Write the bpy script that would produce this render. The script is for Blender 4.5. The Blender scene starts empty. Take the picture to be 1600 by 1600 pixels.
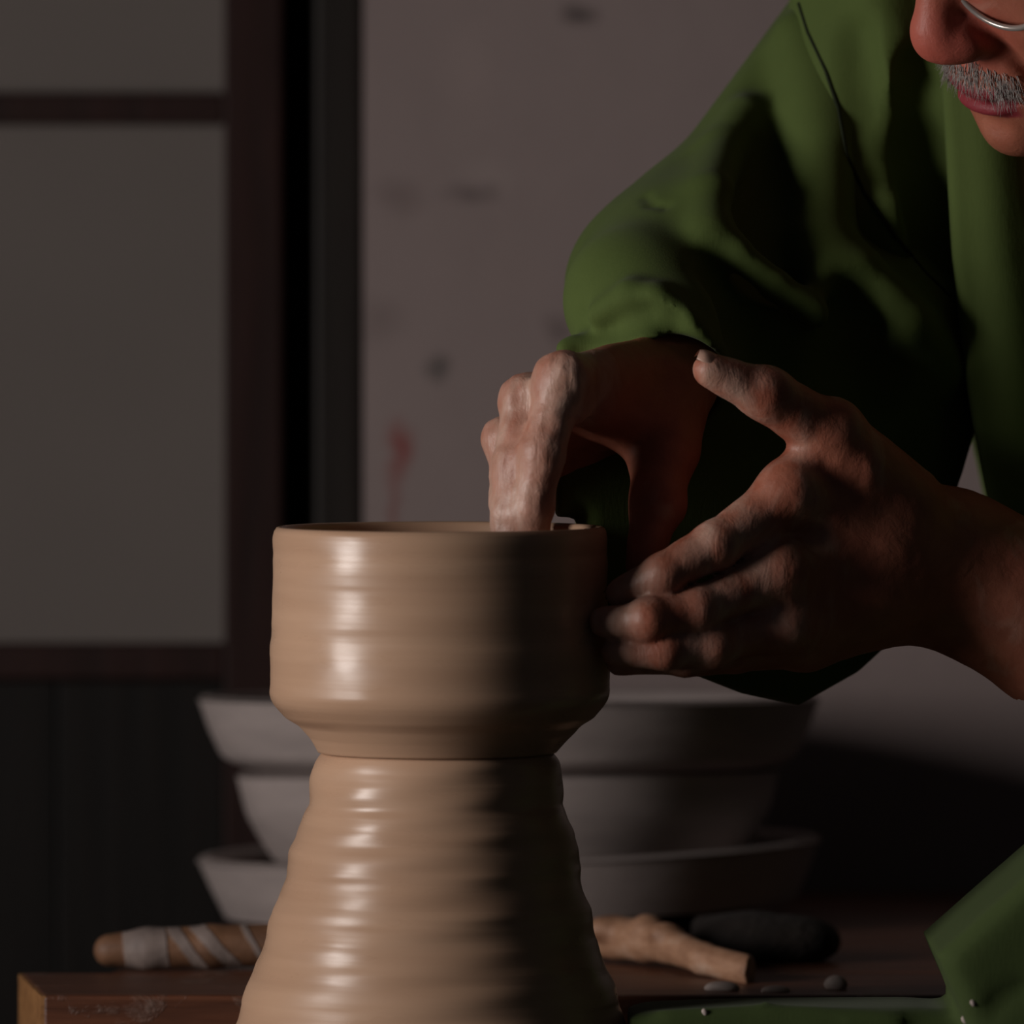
import bpy, bmesh, math, random
import numpy as np
from mathutils import Vector, Matrix

random.seed(7); np.random.seed(7)
scene = bpy.context.scene
COL = scene.collection

# ------------------------------------------------------------------ camera, light, exposure
CAM_D = 4.5          # distance camera to the pot's axis (m)
CAM_Z = 1.0          # camera height (m)
PX = 0.35e-3         # metres per photo pixel at the pot
HOR = 400            # photo row of the horizon
cam_d = bpy.data.cameras.new('camera'); cam = bpy.data.objects.new('camera', cam_d); COL.objects.link(cam)
cam.location = (0, -CAM_D, CAM_Z); cam.rotation_euler = (math.pi/2, 0, 0)
cam_d.sensor_width = 36; cam_d.sensor_height = 36
cam_d.lens = 36*CAM_D/(1600*PX)
cam_d.shift_y = -(800-HOR)/1600.0
cam_d.clip_start = 0.05; cam_d.clip_end = 50
cam_d.dof.use_dof = True; cam_d.dof.focus_distance = CAM_D+0.03; cam_d.dof.aperture_fstop = 5.4
scene.camera = cam

world = bpy.data.worlds.new('world'); scene.world = world; world.use_nodes = True
bg = world.node_tree.nodes['Background']; bg.inputs[0].default_value = (0.80, 0.86, 1.0, 1); bg.inputs[1].default_value = 0.013

# daylight entering by the window in the left wall
WIN_X, WIN_Y0, WIN_Y1, WIN_Z0, WIN_Z1 = -1.5, -1.02, -0.46, 0.66, 1.42
ld = bpy.data.lights.new('window_daylight', 'AREA'); lo = bpy.data.objects.new('window_daylight', ld); COL.objects.link(lo)
ld.shape = 'RECTANGLE'; ld.size = WIN_Z1-WIN_Z0; ld.size_y = WIN_Y1-WIN_Y0
ld.energy = 25; ld.color = (1.0, 0.94, 0.90)
lo.location = (WIN_X-0.06, (WIN_Y0+WIN_Y1)/2, (WIN_Z0+WIN_Z1)/2); lo.rotation_euler = (0, -math.pi/2, 0)

scene.view_settings.view_transform = 'Standard'; scene.view_settings.look = 'None'
scene.view_settings.gamma = 1.0; scene.view_settings.use_curve_mapping = False
scene.view_settings.exposure = 0.0

# ------------------------------------------------------------------ helpers
def P(px, py, y=0.0):
    s = PX*(CAM_D+y)/CAM_D
    return np.array([(px-800)*s, y, CAM_Z-(py-HOR)*s])

def tag(o, label=None, cat=None, group=None, kind=None):
    if label: o['label'] = label
    if cat: o['category'] = cat
    if group: o['group'] = group
    if kind: o['kind'] = kind
    return o

def empty(name, loc=(0,0,0)):
    o = bpy.data.objects.new(name, None); COL.objects.link(o); o.location = loc
    o.empty_display_size = 0.05
    return o

def link(name, me, mat=None, parent=None, smooth=True):
    o = bpy.data.objects.new(name, me); COL.objects.link(o)
    if mat: me.materials.append(mat)
    if smooth:
        me.polygons.foreach_set('use_smooth', [True]*len(me.polygons))
    if parent:
        o.parent = parent; o.matrix_parent_inverse = Matrix.Translation(-Vector(parent.location))
    return o

def mesh_from(name, v, f):
    me = bpy.data.meshes.new(name)
    me.from_pydata([tuple(map(float, a)) for a in v], [], f); me.update()
    return me

def box_mesh(name, lo, hi, bev=0.0, seg=2):
    bm = bmesh.new(); bmesh.ops.create_cube(bm, size=1)
    for v in bm.verts:
        v.co = Vector([(lo[i]+hi[i])/2 + v.co[i]*(hi[i]-lo[i]) for i in range(3)])
    if bev: bmesh.ops.bevel(bm, geom=bm.edges[:], offset=bev, segments=seg, affect='EDGES', profile=0.5)
    me = bpy.data.meshes.new(name); bm.to_mesh(me); bm.free(); return me

def prism_mesh(name, pts, z0, z1, bev=0.0):
    """pts in xy, extruded z0..z1"""
    bm = bmesh.new()
    a = [bm.verts.new((p[0], p[1], z0)) for p in pts]; b = [bm.verts.new((p[0], p[1], z1)) for p in pts]
    n = len(pts)
    bm.faces.new(a[::-1]); bm.faces.new(b)
    for i in range(n): bm.faces.new((a[i], a[(i+1)%n], b[(i+1)%n], b[i]))
    bmesh.ops.recalc_face_normals(bm, faces=bm.faces[:])
    if bev: bmesh.ops.bevel(bm, geom=bm.edges[:], offset=bev, segments=2, affect='EDGES', profile=0.5)
    me = bpy.data.meshes.new(name); bm.to_mesh(me); bm.free(); return me

def lathe_mesh(name, prof, seg=128, cxf=None, wob=None):
    """prof: list of (r, z); closed at ends with r==0"""
    v = []; f = []
    for k, (r, z) in enumerate(prof):
        for i in range(seg):
            a = 2*math.pi*i/seg
            rr = r + (wob(a, z, r) if wob else 0)
            cx = cxf(z) if cxf else 0
            v.append((cx+rr*math.cos(a), rr*math.sin(a), z))
    for k in range(len(prof)-1):
        for i in range(seg):
            j = (i+1) % seg
            f.append((k*seg+i, k*seg+j, (k+1)*seg+j, (k+1)*seg+i))
    n = len(prof)
    f.append(tuple(range(seg))[::-1]); f.append(tuple((n-1)*seg+i for i in range(seg)))
    me = mesh_from(name, v, f)
    bm = bmesh.new(); bm.from_mesh(me); bmesh.ops.recalc_face_normals(bm, faces=bm.faces[:]); bm.to_mesh(me); bm.free()
    return me

# ---- materials
def srgb(r, g, b):
    c = [x/255.0 for x in (r, g, b)]
    return tuple((x/12.92 if x <= 0.04045 else ((x+0.055)/1.055)**2.4) for x in c) + (1,)

class M:
    def __init__(s, name, rough=0.6, spec=0.5):
        s.m = bpy.data.materials.new(name); s.m.use_nodes = True
        s.nt = s.m.node_tree; s.b = s.nt.nodes['Principled BSDF']
        s.b.inputs['Roughness'].default_value = rough; s.b.inputs['Specular IOR Level'].default_value = spec
    def n(s, t, **kw):
        nd = s.nt.nodes.new(t)
        for k, v in kw.items(): setattr(nd, k, v)
        return nd
    def l(s, a, b): s.nt.links.new(a, b)
    def coord(s, scale=(1,1,1), loc=(0,0,0), rot=(0,0,0)):
        t = s.n('ShaderNodeTexCoord'); m = s.n('ShaderNodeMapping')
        m.inputs['Scale'].default_value = scale; m.inputs['Location'].default_value = loc; m.inputs['Rotation'].default_value = rot
        s.l(t.outputs['Object'], m.inputs['Vector']); return m.outputs[0]
    def noise(s, scale, detail=4, rough=0.55, vec=None, dist=0.0):
        nd = s.n('ShaderNodeTexNoise'); nd.inputs['Scale'].default_value = scale
        nd.inputs['Detail'].default_value = detail; nd.inputs['Roughness'].default_value = rough; nd.inputs['Distortion'].default_value = dist
        if vec: s.l(vec, nd.inputs['Vector'])
        else: s.l(s.coord(), nd.inputs['Vector'])
        return nd.outputs['Fac']
    def ramp(s, fac, stops):
        r = s.n('ShaderNodeValToRGB'); e = r.color_ramp.elements
        while len(e) < len(stops): e.new(0.5)
        for i, (p, c) in enumerate(stops):
            e[i].position = p; e[i].color = c if len(c) == 4 else tuple(c)+(1,)
        s.l(fac, r.inputs[0]); return r.outputs[0]
    def mix(s, fac, a, b, mode='MIX'):
        m = s.n('ShaderNodeMix'); m.data_type = 'RGBA'; m.blend_type = mode
        for val, idx in ((fac, 0), (a, 6), (b, 7)):
            if hasattr(val, 'is_linked'): s.l(val, m.inputs[idx])
            else: m.inputs[idx].default_value = val
        return m.outputs[2]
    def math(s, op, a, b=0.0, clamp=False):
        m = s.n('ShaderNodeMath'); m.operation = op; m.use_clamp = clamp
        for i, val in enumerate((a, b)):
            if hasattr(val, 'is_linked'): s.l(val, m.inputs[i])
            else: m.inputs[i].default_value = val
        return m.outputs[0]
    def attr(s, name):
        a = s.n('ShaderNodeAttribute'); a.attribute_name = name; return a.outputs['Fac']
    def col(s, c):
        if hasattr(c, 'is_linked'): s.l(c, s.b.inputs['Base Color'])
        else: s.b.inputs['Base Color'].default_value = c
    def rough(s, r): s.l(r, s.b.inputs['Roughness'])
    def bump(s, h, dist=0.001, strength=1.0):
        b = s.n('ShaderNodeBump'); b.inputs['Strength'].default_value = strength; b.inputs['Distance'].default_value = dist
        s.l(h, b.inputs['Height']); s.l(b.outputs[0], s.b.inputs['Normal'])

# ---- signed-distance sculpting (smooth unions of tapered limbs, meshed by surface nets)
A = np.array
def cone(a, b, ra, rb):
    a = A(a, float); b = A(b, float); ba = b-a; L = max(ba@ba, 1e-12)
    def fn(p):
        q = p-a; t = np.clip((q@ba)/L, 0, 1)
        return np.linalg.norm(q-t[..., None]*ba, axis=-1)-(ra+(rb-ra)*t)
    return fn
def ell(c, r, R=None):
    c = A(c, float); r = A(r, float)
    def fn(p):
        q = p-c
        if R is not None: q = q@R
        k0 = np.linalg.norm(q/r, axis=-1); k1 = np.linalg.norm(q/(r*r), axis=-1)+1e-9
        return k0*(k0-1)/k1
    return fn
def rbox(c, h, rad, R=None):
    c = A(c, float); h = A(h, float)-rad
    def fn(p):
        q = p-c
        if R is not None: q = q@R
        q = np.abs(q)-h
        return np.linalg.norm(np.maximum(q, 0), axis=-1)+np.minimum(q.max(-1), 0)-rad
    return fn
def smin(d, e, k):
    if k <= 0: return np.minimum(d, e)
    h = np.clip(0.5+0.5*(d-e)/k, 0, 1); return d*(1-h)+e*h-k*h*(1-h)
def smax(d, e, k): return -smin(-d, -e, k)
def ev(ops, p):
    d = np.full(p.shape[:-1], 5.0)
    for fn, mode, k in ops:
        if mode == 'u': d = smin(d, fn(p), k)
        elif mode == 's': d = smax(d, -fn(p), k)
        elif mode == 'i': d = smax(d, fn(p), k)
        else: d = fn(p, d)
    return d
def grp(ops): return lambda p: ev(ops, p)
def chain(pts, rs, k=0.003):
    return [(cone(pts[i], pts[i+1], rs[i], rs[i+1]), 'u', k) for i in range(len(pts)-1)]

def sdf_mesh(name, ops, lo, hi, h, B=16):
    lo = A(lo, float); hi = A(hi, float)
    nb = np.ceil((hi-lo)/(h*B)).astype(int)
    N = nb*B+1
    cs = h*B
    c = np.stack(np.meshgrid(*[lo[i]+(np.arange(nb[i])+0.5)*cs for i in range(3)], indexing='ij'), -1)
    dc = ev(ops, c); R = cs*0.8661
    D = np.empty(N, np.float32)
    sgn = np.where(dc > 0, 1.0, -1.0)
    rep = np.repeat(np.repeat(np.repeat(sgn, B, 0), B, 1), B, 2)
    D[:-1, :-1, :-1] = rep; D[-1] = 1; D[:, -1] = 1; D[:, :, -1] = 1
    act = np.argwhere(np.abs(dc) < R*1.35+0.012)
    ar = np.arange(B+1)*h
    loc = np.stack(np.meshgrid(ar, ar, ar, indexing='ij'), -1)
    for (i, j, k) in act:
        p0 = lo+A((i, j, k))*cs
        cc = (p0+cs/2)[None]
        sub = []
        for op in ops:
            if op[1] == 'f': sub.append(op); continue
            if op[1] == 'i' or op[0](cc)[0] < R*1.3+op[2]+0.01: sub.append(op)
        D[i*B:i*B+B+1, j*B:j*B+B+1, k*B:k*B+B+1] = ev(sub, loc+p0) if sub else 1.0
    S = D < 0
    n = A(N)-1
    cnt = np.zeros(n, np.int8)
    corners = [(a, b, cc) for a in (0, 1) for b in (0, 1) for cc in (0, 1)]
    for a, b, cc in corners: cnt += S[a:a+n[0], b:b+n[1], cc:cc+n[2]]
    cells = np.argwhere((cnt > 0) & (cnt < 8))
    idx = np.full(n, -1, np.int32); idx[tuple(cells.T)] = np.arange(len(cells))
    acc = np.zeros((len(cells), 3)); num = np.zeros(len(cells))
    vals = {q: D[cells[:, 0]+q[0], cells[:, 1]+q[1], cells[:, 2]+q[2]].astype(float) for q in corners}
    for q in corners:
        for ax in range(3):
            if q[ax]: continue
            r = list(q); r[ax] = 1; r = tuple(r)
            va, vb = vals[q], vals[r]; m = (va < 0) != (vb < 0)
            t = np.where(m, va/np.where(m, va-vb, 1), 0)
            pt = np.tile(A(q, float), (len(cells), 1)); pt[:, ax] += t
            acc[m] += pt[m]; num[m] += 1
    V = (cells+acc/num[:, None])*h+lo
    F = []
    for ax in range(3):
        u, w = (ax+1) % 3, (ax+2) % 3
        s0 = [slice(None)]*3; s1 = [slice(None)]*3; s0[ax] = slice(0, -1); s1[ax] = slice(1, None)
        ch = np.argwhere(S[tuple(s0)] != S[tuple(s1)])
        ch = ch[(ch[:, u] > 0) & (ch[:, w] > 0) & (ch[:, u] < n[u]) & (ch[:, w] < n[w])]
        eu = np.zeros(3, int); eu[u] = 1; ew = np.zeros(3, int); ew[w] = 1
        q = [idx[tuple((ch-o).T)] for o in (eu*0, eu, eu+ew, ew)]
        q = np.stack(q, 1)
        inside = S[tuple(ch.T)]
        q[~inside] = q[~inside][:, ::-1]
        F.append(q)
    F = np.concatenate(F); F = F[(F >= 0).all(1)]
    # light smoothing on the surface (one pass of neighbour averaging), then done
    for _ in range(1):
        s = np.zeros_like(V); c2 = np.zeros(len(V))
        for a in range(4):
            np.add.at(s, F[:, a], V[F[:, (a+1) % 4]]); np.add.at(c2, F[:, a], 1)
        V = V*0.45+0.55*s/np.maximum(c2, 1)[:, None]
    me = bpy.data.meshes.new(name)
    me.vertices.add(len(V)); me.vertices.foreach_set('co', V.astype(np.float32).ravel())
    me.loops.add(F.size); me.loops.foreach_set('vertex_index', F.astype(np.int32).ravel())
    me.polygons.add(len(F)); me.polygons.foreach_set('loop_start', np.arange(0, F.size, 4, dtype=np.int32))
    me.update(calc_edges=True); me.validate()
    return me

def ray_surf(ops, px, py, y0=-0.4, y1=0.6):
    """first point of a sculpted surface along the sight line through a photo point (modelling aid)"""
    ys = np.arange(y0, y1, 0.002)
    pts = np.stack([P(px, py, y) for y in ys]); d = ev(ops, pts)
    i = np.argmax(d < 0)
    if not (d < 0).any(): return None
    if i == 0: return pts[0]
    t = d[i-1]/(d[i-1]-d[i]); return pts[i-1]*(1-t)+pts[i]*t
def vattr(me, name, vals):
    a = me.attributes.new(name, 'FLOAT', 'POINT'); a.data.foreach_set('value', np.asarray(vals, np.float32))
def vco(me):
    v = np.empty(len(me.vertices)*3, np.float32); me.vertices.foreach_get('co', v); return v.reshape(-1, 3)

# ------------------------------------------------------------------ materials
def wood(name, dark, light, scale=(3, 40, 40), rough=0.55, bump=0.0006):
    m = M(name, rough, 0.25); v = m.coord(scale)
    g = m.noise(1.6, 6, 0.6, v, 0.6); m.col(m.ramp(g, [(0.3, dark), (0.7, light)])); m.bump(g, bump); return m.m
m_frame = wood('reddish_dark_wood', srgb(38, 21, 18), srgb(54, 30, 26), (30, 30, 3))
m_panel = wood('dark_board_wood', srgb(18, 15, 13), srgb(28, 22, 19), (30, 30, 3))
m_pillar = wood('blackened_post_wood', srgb(32, 27, 24), srgb(44, 38, 34), (40, 40, 2))
def mk_plank():
    m = M('stained_plank_wood', 0.45, 0.35); g = m.noise(1.6, 6, 0.6, m.coord((3, 40, 60)), 0.6)
    c = m.ramp(g, [(0.3, srgb(66, 38, 27)), (0.7, srgb(112, 68, 47))])
    k = m.math('MULTIPLY', m.math('SUBTRACT', m.noise(26, 5, .65, m.coord((1, 1, 1.6)), .5), 0.56), 6.0, True)
    c = m.mix(m.math('MULTIPLY', k, .7), c, srgb(122, 106, 98))
    m.col(c); m.bump(m.math('ADD', g, k), .0009); return m.m
m_plank = mk_plank()
m_endgrain = wood('pale_end_grain', srgb(112, 76, 46), srgb(156, 112, 70), (20, 60, 60), 0.6)
m_floor = wood('dark_floor_wood', srgb(28, 22, 18), srgb(48, 38, 30), (2, 30, 30), 0.6)

def mk_paper():
    m = M('shoji_paper', 0.85, 0.2); n = m.noise(2.2, 3)
    f = m.noise(180, 2)
    c = m.ramp(n, [(0.3, srgb(122, 114, 110)), (0.7, srgb(134, 125, 120))])
    m.col(m.mix(m.math('MULTIPLY', f, 0.12), c, srgb(106, 100, 95))); return m.m
m_paper = mk_paper()

def mk_plaster():
    m = M('stained_plaster', 0.9, 0.2)
    n = m.noise(1.6, 5, 0.6); n2 = m.noise(24, 4)
    c = m.ramp(n, [(0.25, srgb(154, 138, 136)), (0.75, srgb(168, 151, 148))])
    c = m.mix(m.math('MULTIPLY', n2, 0.22), c, srgb(142, 127, 125))
    tc = m.n('ShaderNodeTexCoord'); sep = m.n('ShaderNodeSeparateXYZ'); m.l(tc.outputs['Object'], sep.inputs[0])
    wb = m.math('MULTIPLY', m.math('SUBTRACT', m.noise(22, 3), 0.5), 0.03)
    def blot(c0, px, py, rx, rz, col, amt):
        w = P(px, py, WALL_Y); s = PX*(CAM_D+WALL_Y)/CAM_D
        dx = m.math('DIVIDE', m.math('ADD', m.math('SUBTRACT', sep.outputs[0], float(w[0])), wb), rx*s)
        dz = m.math('DIVIDE', m.math('ADD', m.math('SUBTRACT', sep.outputs[2], float(w[2])), wb), rz*s)
        d = m.math('SQRT', m.math('ADD', m.math('MULTIPLY', dx, dx), m.math('MULTIPLY', dz, dz)))
        k = m.math('MULTIPLY', m.math('SUBTRACT', 1.0, d, True), amt)
        return m.mix(k, c0, col)
    for a in [(905, 22, 40, 30, srgb(70, 62, 62), .9), (682, 578, 26, 30, srgb(80, 78, 76), .8), (735, 120, 55, 110, srgb(170, 152, 148), .55),
              (715, 220, 45, 70, srgb(164, 148, 144), .4), (762, 275, 60, 45, srgb(172, 156, 152), .6), (735, 305, 60, 22, srgb(104, 92, 92), .7),
              (625, 700, 24, 62, srgb(150, 60, 56), .9), (627, 790, 12, 75, srgb(140, 70, 66), .6), (620, 310, 60, 40, srgb(120, 104, 102), .5),
              (600, 490, 50, 50, srgb(118, 104, 102), .4), (865, 525, 40, 40, srgb(100, 88, 88), .6), (800, 430, 90, 70, srgb(160, 142, 138), .3)]:
        c = blot(c, *a)
    m.col(c); m.bump(n2, 0.0012); return m.m

def mk_clay():
    m = M('wet_throwing_clay', 0.3, 0.42)
    v = m.coord((2, 2, 45)); n = m.noise(2.0, 4, 0.5, v); n2 = m.noise(14, 4)
    c = m.ramp(n, [(0.25, srgb(178, 143, 117)), (0.75, srgb(194, 159, 132))])
    m.col(m.mix(m.math('MULTIPLY', n2, 0.30), c, srgb(172, 134, 112)))
    v2 = m.coord((1.2, 1.2, 110)); n3 = m.noise(1.5, 2, 0.45, v2)
    m.rough(m.ramp(m.noise(5, 3, 0.5, m.coord((4, 4, 14))), [(0.35, (.25,)*3), (0.75, (.45,)*3)]))
    m.bump(n3, 0.0007, 0.5); return m.m
m_clay = mk_clay()

def mk_bisque():
    m = M('grey_bisque', 0.75, 0.3); n = m.noise(9, 5, 0.6, m.coord((1, 1, 5)))
    m.col(m.ramp(n, [(0.3, srgb(158, 146, 143)), (0.7, srgb(182, 168, 164))])); m.bump(n, 0.001); return m.m
m_bisque = mk_bisque()

def mk_cloth(name, c1, c2, rough=0.85):
    m = M(name, rough, 0.25)
    w1 = m.noise(900, 2, 0.5, m.coord((1, 1, .15))); w2 = m.noise(900, 2, 0.5, m.coord((.15, 1, 1)))
    n = m.noise(12, 4); wv = m.math('MULTIPLY', m.math('ADD', w1, w2), 0.5)
    c = m.ramp(n, [(0.3, c1), (0.7, c2)])
    m.col(m.mix(m.math('MULTIPLY', wv, 0.25), c, srgb(58, 72, 28)))
    m.b.inputs['Sheen Weight'].default_value = 0.05
    m.bump(wv, 0.0004, 0.5); return m.m
m_green = mk_cloth('green_cotton', srgb(76, 91, 42), srgb(84, 100, 48))
m_trouser = mk_cloth('worn_green_cotton', srgb(56, 70, 33), srgb(64, 78, 38))
m_seam = mk_cloth('seam_shade_green', srgb(16, 20, 8), srgb(20, 25, 10))  # darkened green, shade of the seam groove put into the colour

def mk_skin():
    m = M('skin_with_dried_clay', 0.5, 0.45)
    n = m.noise(38, 5, 0.6); base = m.ramp(n, [(0.25, srgb(146, 86, 64)), (0.6, srgb(170, 106, 82)), (0.85, srgb(186, 122, 100))])
    red = m.noise(55, 3); base = m.mix(m.math('MULTIPLY', red, 0.28), base, srgb(170, 78, 66))
    base = m.mix(m.attr('rosy'), base, srgb(190, 92, 80))
    base = m.mix(m.attr('lip'), base, srgb(140, 50, 58))
    cm = m.noise(30, 4, 0.55, m.coord((1.4, 1.4, .6)), 0.6)
    k = m.math('MULTIPLY', m.math('SUBTRACT', m.math('ADD', cm, m.attr('clay')), 0.60), 3.0, True)
    clayc = m.ramp(m.noise(90, 4), [(0.3, srgb(184, 150, 132)), (0.7, srgb(206, 174, 158))])
    m.col(m.mix(m.math('MULTIPLY', k, 0.80), base, clayc))
    fine = m.noise(420, 4, 0.6); mid = m.noise(110, 4, 0.6, m.coord((1, 1, 1)), 0.6)
    strk = m.noise(130, 4, 0.6, m.coord((1, 1, .22)), 0.8)
    hgt = m.math('ADD', m.math('MULTIPLY', strk, m.math('MULTIPLY', m.attr('clay'), 4.0)), m.math('ADD', m.math('MULTIPLY', fine, 0.25), m.math('ADD', m.math('MULTIPLY', mid, 0.8), m.math('MULTIPLY', k, 0.35))))
    m.bump(hgt, 0.0011, 0.6)
    m.rough(m.math('SUBTRACT', 0.52, m.math('MULTIPLY', k, 0.10)))
    m.b.inputs['Subsurface Weight'].default_value = 0.12
    m.b.inputs['Subsurface Radius'].default_value = (0.008, 0.003, 0.0015)
    m.b.inputs['Subsurface Scale'].default_value = 0.6
    return m.m
m_skin = mk_skin()

# ------------------------------------------------------------------ setting
WALL_Y = 0.93
m_plaster = mk_plaster()
def S(o): return tag(o, kind='structure')
xw = P(568, 0, WALL_Y)[0]
o = S(link('wall_back', box_mesh('wall_back', (xw, WALL_Y, 0), (2.4, WALL_Y+0.1, 2.6)), m_plaster, smooth=False))
S(link('floor', box_mesh('floor', (WIN_X-.1, -1.6, -0.05), (2.4, WALL_Y+0.3, 0)), m_floor, smooth=False))
m_side = M('grey_side_plaster', 0.9); m_side.col(m_side.ramp(m_side.noise(3), [(0.3, srgb(120, 108, 100)), (0.7, srgb(135, 122, 112))]))
# left wall with the window opening
wl = empty('wall_left', (WIN_X, 0, 0)); S(wl)
def wall_piece(y0, y1, z0, z1):
    link('wall_panel', box_mesh('wall_panel', (WIN_X-0.12, y0, z0), (WIN_X, y1, z1)), m_side.m, wl, smooth=False)
wall_piece(-1.6, WIN_Y0, 0, 2.6); wall_piece(WIN_Y1, WALL_Y+0.3, 0, 2.6)
wall_piece(WIN_Y0, WIN_Y1, 0, WIN_Z0); wall_piece(WIN_Y0, WIN_Y1, WIN_Z1, 2.6)
w1 = empty('window_1', (WIN_X, (WIN_Y0+WIN_Y1)/2, WIN_Z0)); S(w1)
for nm, a, b in (('window_sill', (WIN_X, WIN_Y0-.05, WIN_Z0-.03), (WIN_X+.04, WIN_Y1+.05, WIN_Z0)), ('window_head', (WIN_X, WIN_Y0-.05, WIN_Z1), (WIN_X+.03, WIN_Y1+.05, WIN_Z1+.05)),
                 ('window_jamb', (WIN_X, WIN_Y0-.05, WIN_Z0), (WIN_X+.03, WIN_Y0, WIN_Z1)), ('window_jamb', (WIN_X, WIN_Y1, WIN_Z0), (WIN_X+.03, WIN_Y1+.05, WIN_Z1))):
    link(nm, box_mesh(nm, a, b, 0.003), m_frame, w1, smooth=False)

# sliding screen (left): frame stiles, rails, paper panes, board below
SY = 0.95
def sx(px, y=SY): return P(px, 0, y)[0]
def sz(py, y=SY): return P(0, py, y)[2]
dr = empty('door_1', (sx(200), SY, 0)); S(dr)
Lx = sx(-700)
link('stile', box_mesh('stile', (sx(350), SY, 0.02), (sx(441), SY+0.035, 2.1), 0.002), m_frame, dr, smooth=False)
link('stile', box_mesh('stile', (Lx-0.04, SY, 0.02), (Lx, SY+0.035, 2.1), 0.002), m_frame, dr, smooth=False)
rails = [(145, 194), (1006, 1062)]
for a, b in rails: link('rail', box_mesh('rail', (Lx, SY+0.004, sz(b)), (sx(350), SY+0.03, sz(a)), 0.002), m_frame, dr, smooth=False)
link('rail', box_mesh('rail', (Lx, SY+0.004, 2.04), (sx(350), SY+0.03, 2.1), 0.002), m_frame, dr, smooth=False)
link('rail', box_mesh('rail', (Lx, SY+0.004, 0.02), (sx(350), SY+0.03, 0.1), 0.002), m_frame, dr, smooth=False)
zz = sz(145)+0.40
link('rail', box_mesh('rail', (Lx, SY+0.004, zz), (sx(350), SY+0.03, zz+0.02), 0.002), m_frame, dr, smooth=False)
for a, b in ((sz(1006), sz(194)), (sz(145), zz), (zz+0.02, 2.04)):
    link('paper_pane', box_mesh('paper_pane', (Lx, SY+0.022, a), (sx(350), SY+0.025, b)), m_paper, dr, smooth=False)
bw = (sx(350)-Lx)/4
for i in range(4):
    link('lower_board', box_mesh('lower_board', (Lx+bw*i+.0002, SY+0.016, 0.1), (Lx+bw*(i+1)-.0002, SY+0.026, sz(1062)), 0.002), m_panel, dr, smooth=False)
# post beside the wall with the deep gap between it and the screen
S(link('trim_1', box_mesh('trim_1', (sx(490, .96), 0.965, 0), (sx(566, .96), 1.06, 2.6), 0.004), m_pillar, smooth=False))
S(link('trim_2', box_mesh('trim_2', (sx(380), 1.10, 0), (xw+.05, 1.14, 2.6)), m_panel, smooth=False))
S(link('wall_far', box_mesh('wall_far', (WIN_X, SY, 0), (Lx-0.04, SY+0.1, 2.6)), m_side.m, smooth=False))
S(link('trim_3', box_mesh('trim_3', (Lx-0.04, SY, 2.1), (xw, SY+0.06, 2.6)), m_panel, smooth=False))

# ------------------------------------------------------------------ work bench planks
ZT = CAM_Z-(1555-HOR)*PX*(CAM_D+0.15)/CAM_D       # top of planks
bench = empty('work_bench', (P(900, 0, .5)[0], .5, 0)); tag(bench, 'low dark plank bench behind the pot, tools and bowls on it', 'bench')
def plank(pts, z0, z1, label=None):
    o = link('plank', prism_mesh('plank', pts, z0, z1, 0.0025), m_plank, bench, smooth=False)
    if label: o['label'] = label
    return o
ya, yb = 0.15, 0.295
xl0 = P(66, 0, ya)[0]; xl1 = P(31, 0, yb)[0]; xr = P(1640, 0, ya)[0]
pl = plank([(xl0, ya), (xr, ya), (xr, yb), (xl1, yb)], ZT-0.045, ZT, 'front plank with a raw pale sawn end')
e = link('sawn_end', prism_mesh('sawn_end', [(xl0-.0008, ya+.0005), (xl0+.002, ya+.0005), (xl1+.002, yb-.0005), (xl1-.0008, yb-.0005)], ZT-0.0445, ZT-.0005), m_endgrain, smooth=False)
e.parent = pl; e.matrix_parent_inverse = pl.matrix_parent_inverse; e.matrix_parent_inverse = Matrix.Identity(4)
yc, yd = 0.30, 0.52
plank([(P(170, 0, yc)[0], yc), (P(1640, 0, yc)[0], yc), (P(1640, 0, yd)[0], yd), (P(330, 0, yd)[0], yd)], ZT-0.045, ZT)
ye, yf = 0.524, 0.90
plank([(P(372, 0, ye)[0], ye), (P(1640, 0, ye)[0], ye), (P(1640, 0, yf)[0], yf), (P(420, 0, yf)[0], yf)], ZT-0.045, ZT)
for (x, y) in ((P(420, 0, .2)[0], .26), (P(470, 0, .8)[0], .82), (P(1600, 0, .2)[0], .26), (P(1600, 0, .8)[0], .82)):
    link('leg', box_mesh('leg', (x-.03, y-.03, 0), (x+.03, y+.03, ZT-0.0452), 0.003), m_panel, bench, smooth=False)

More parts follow.
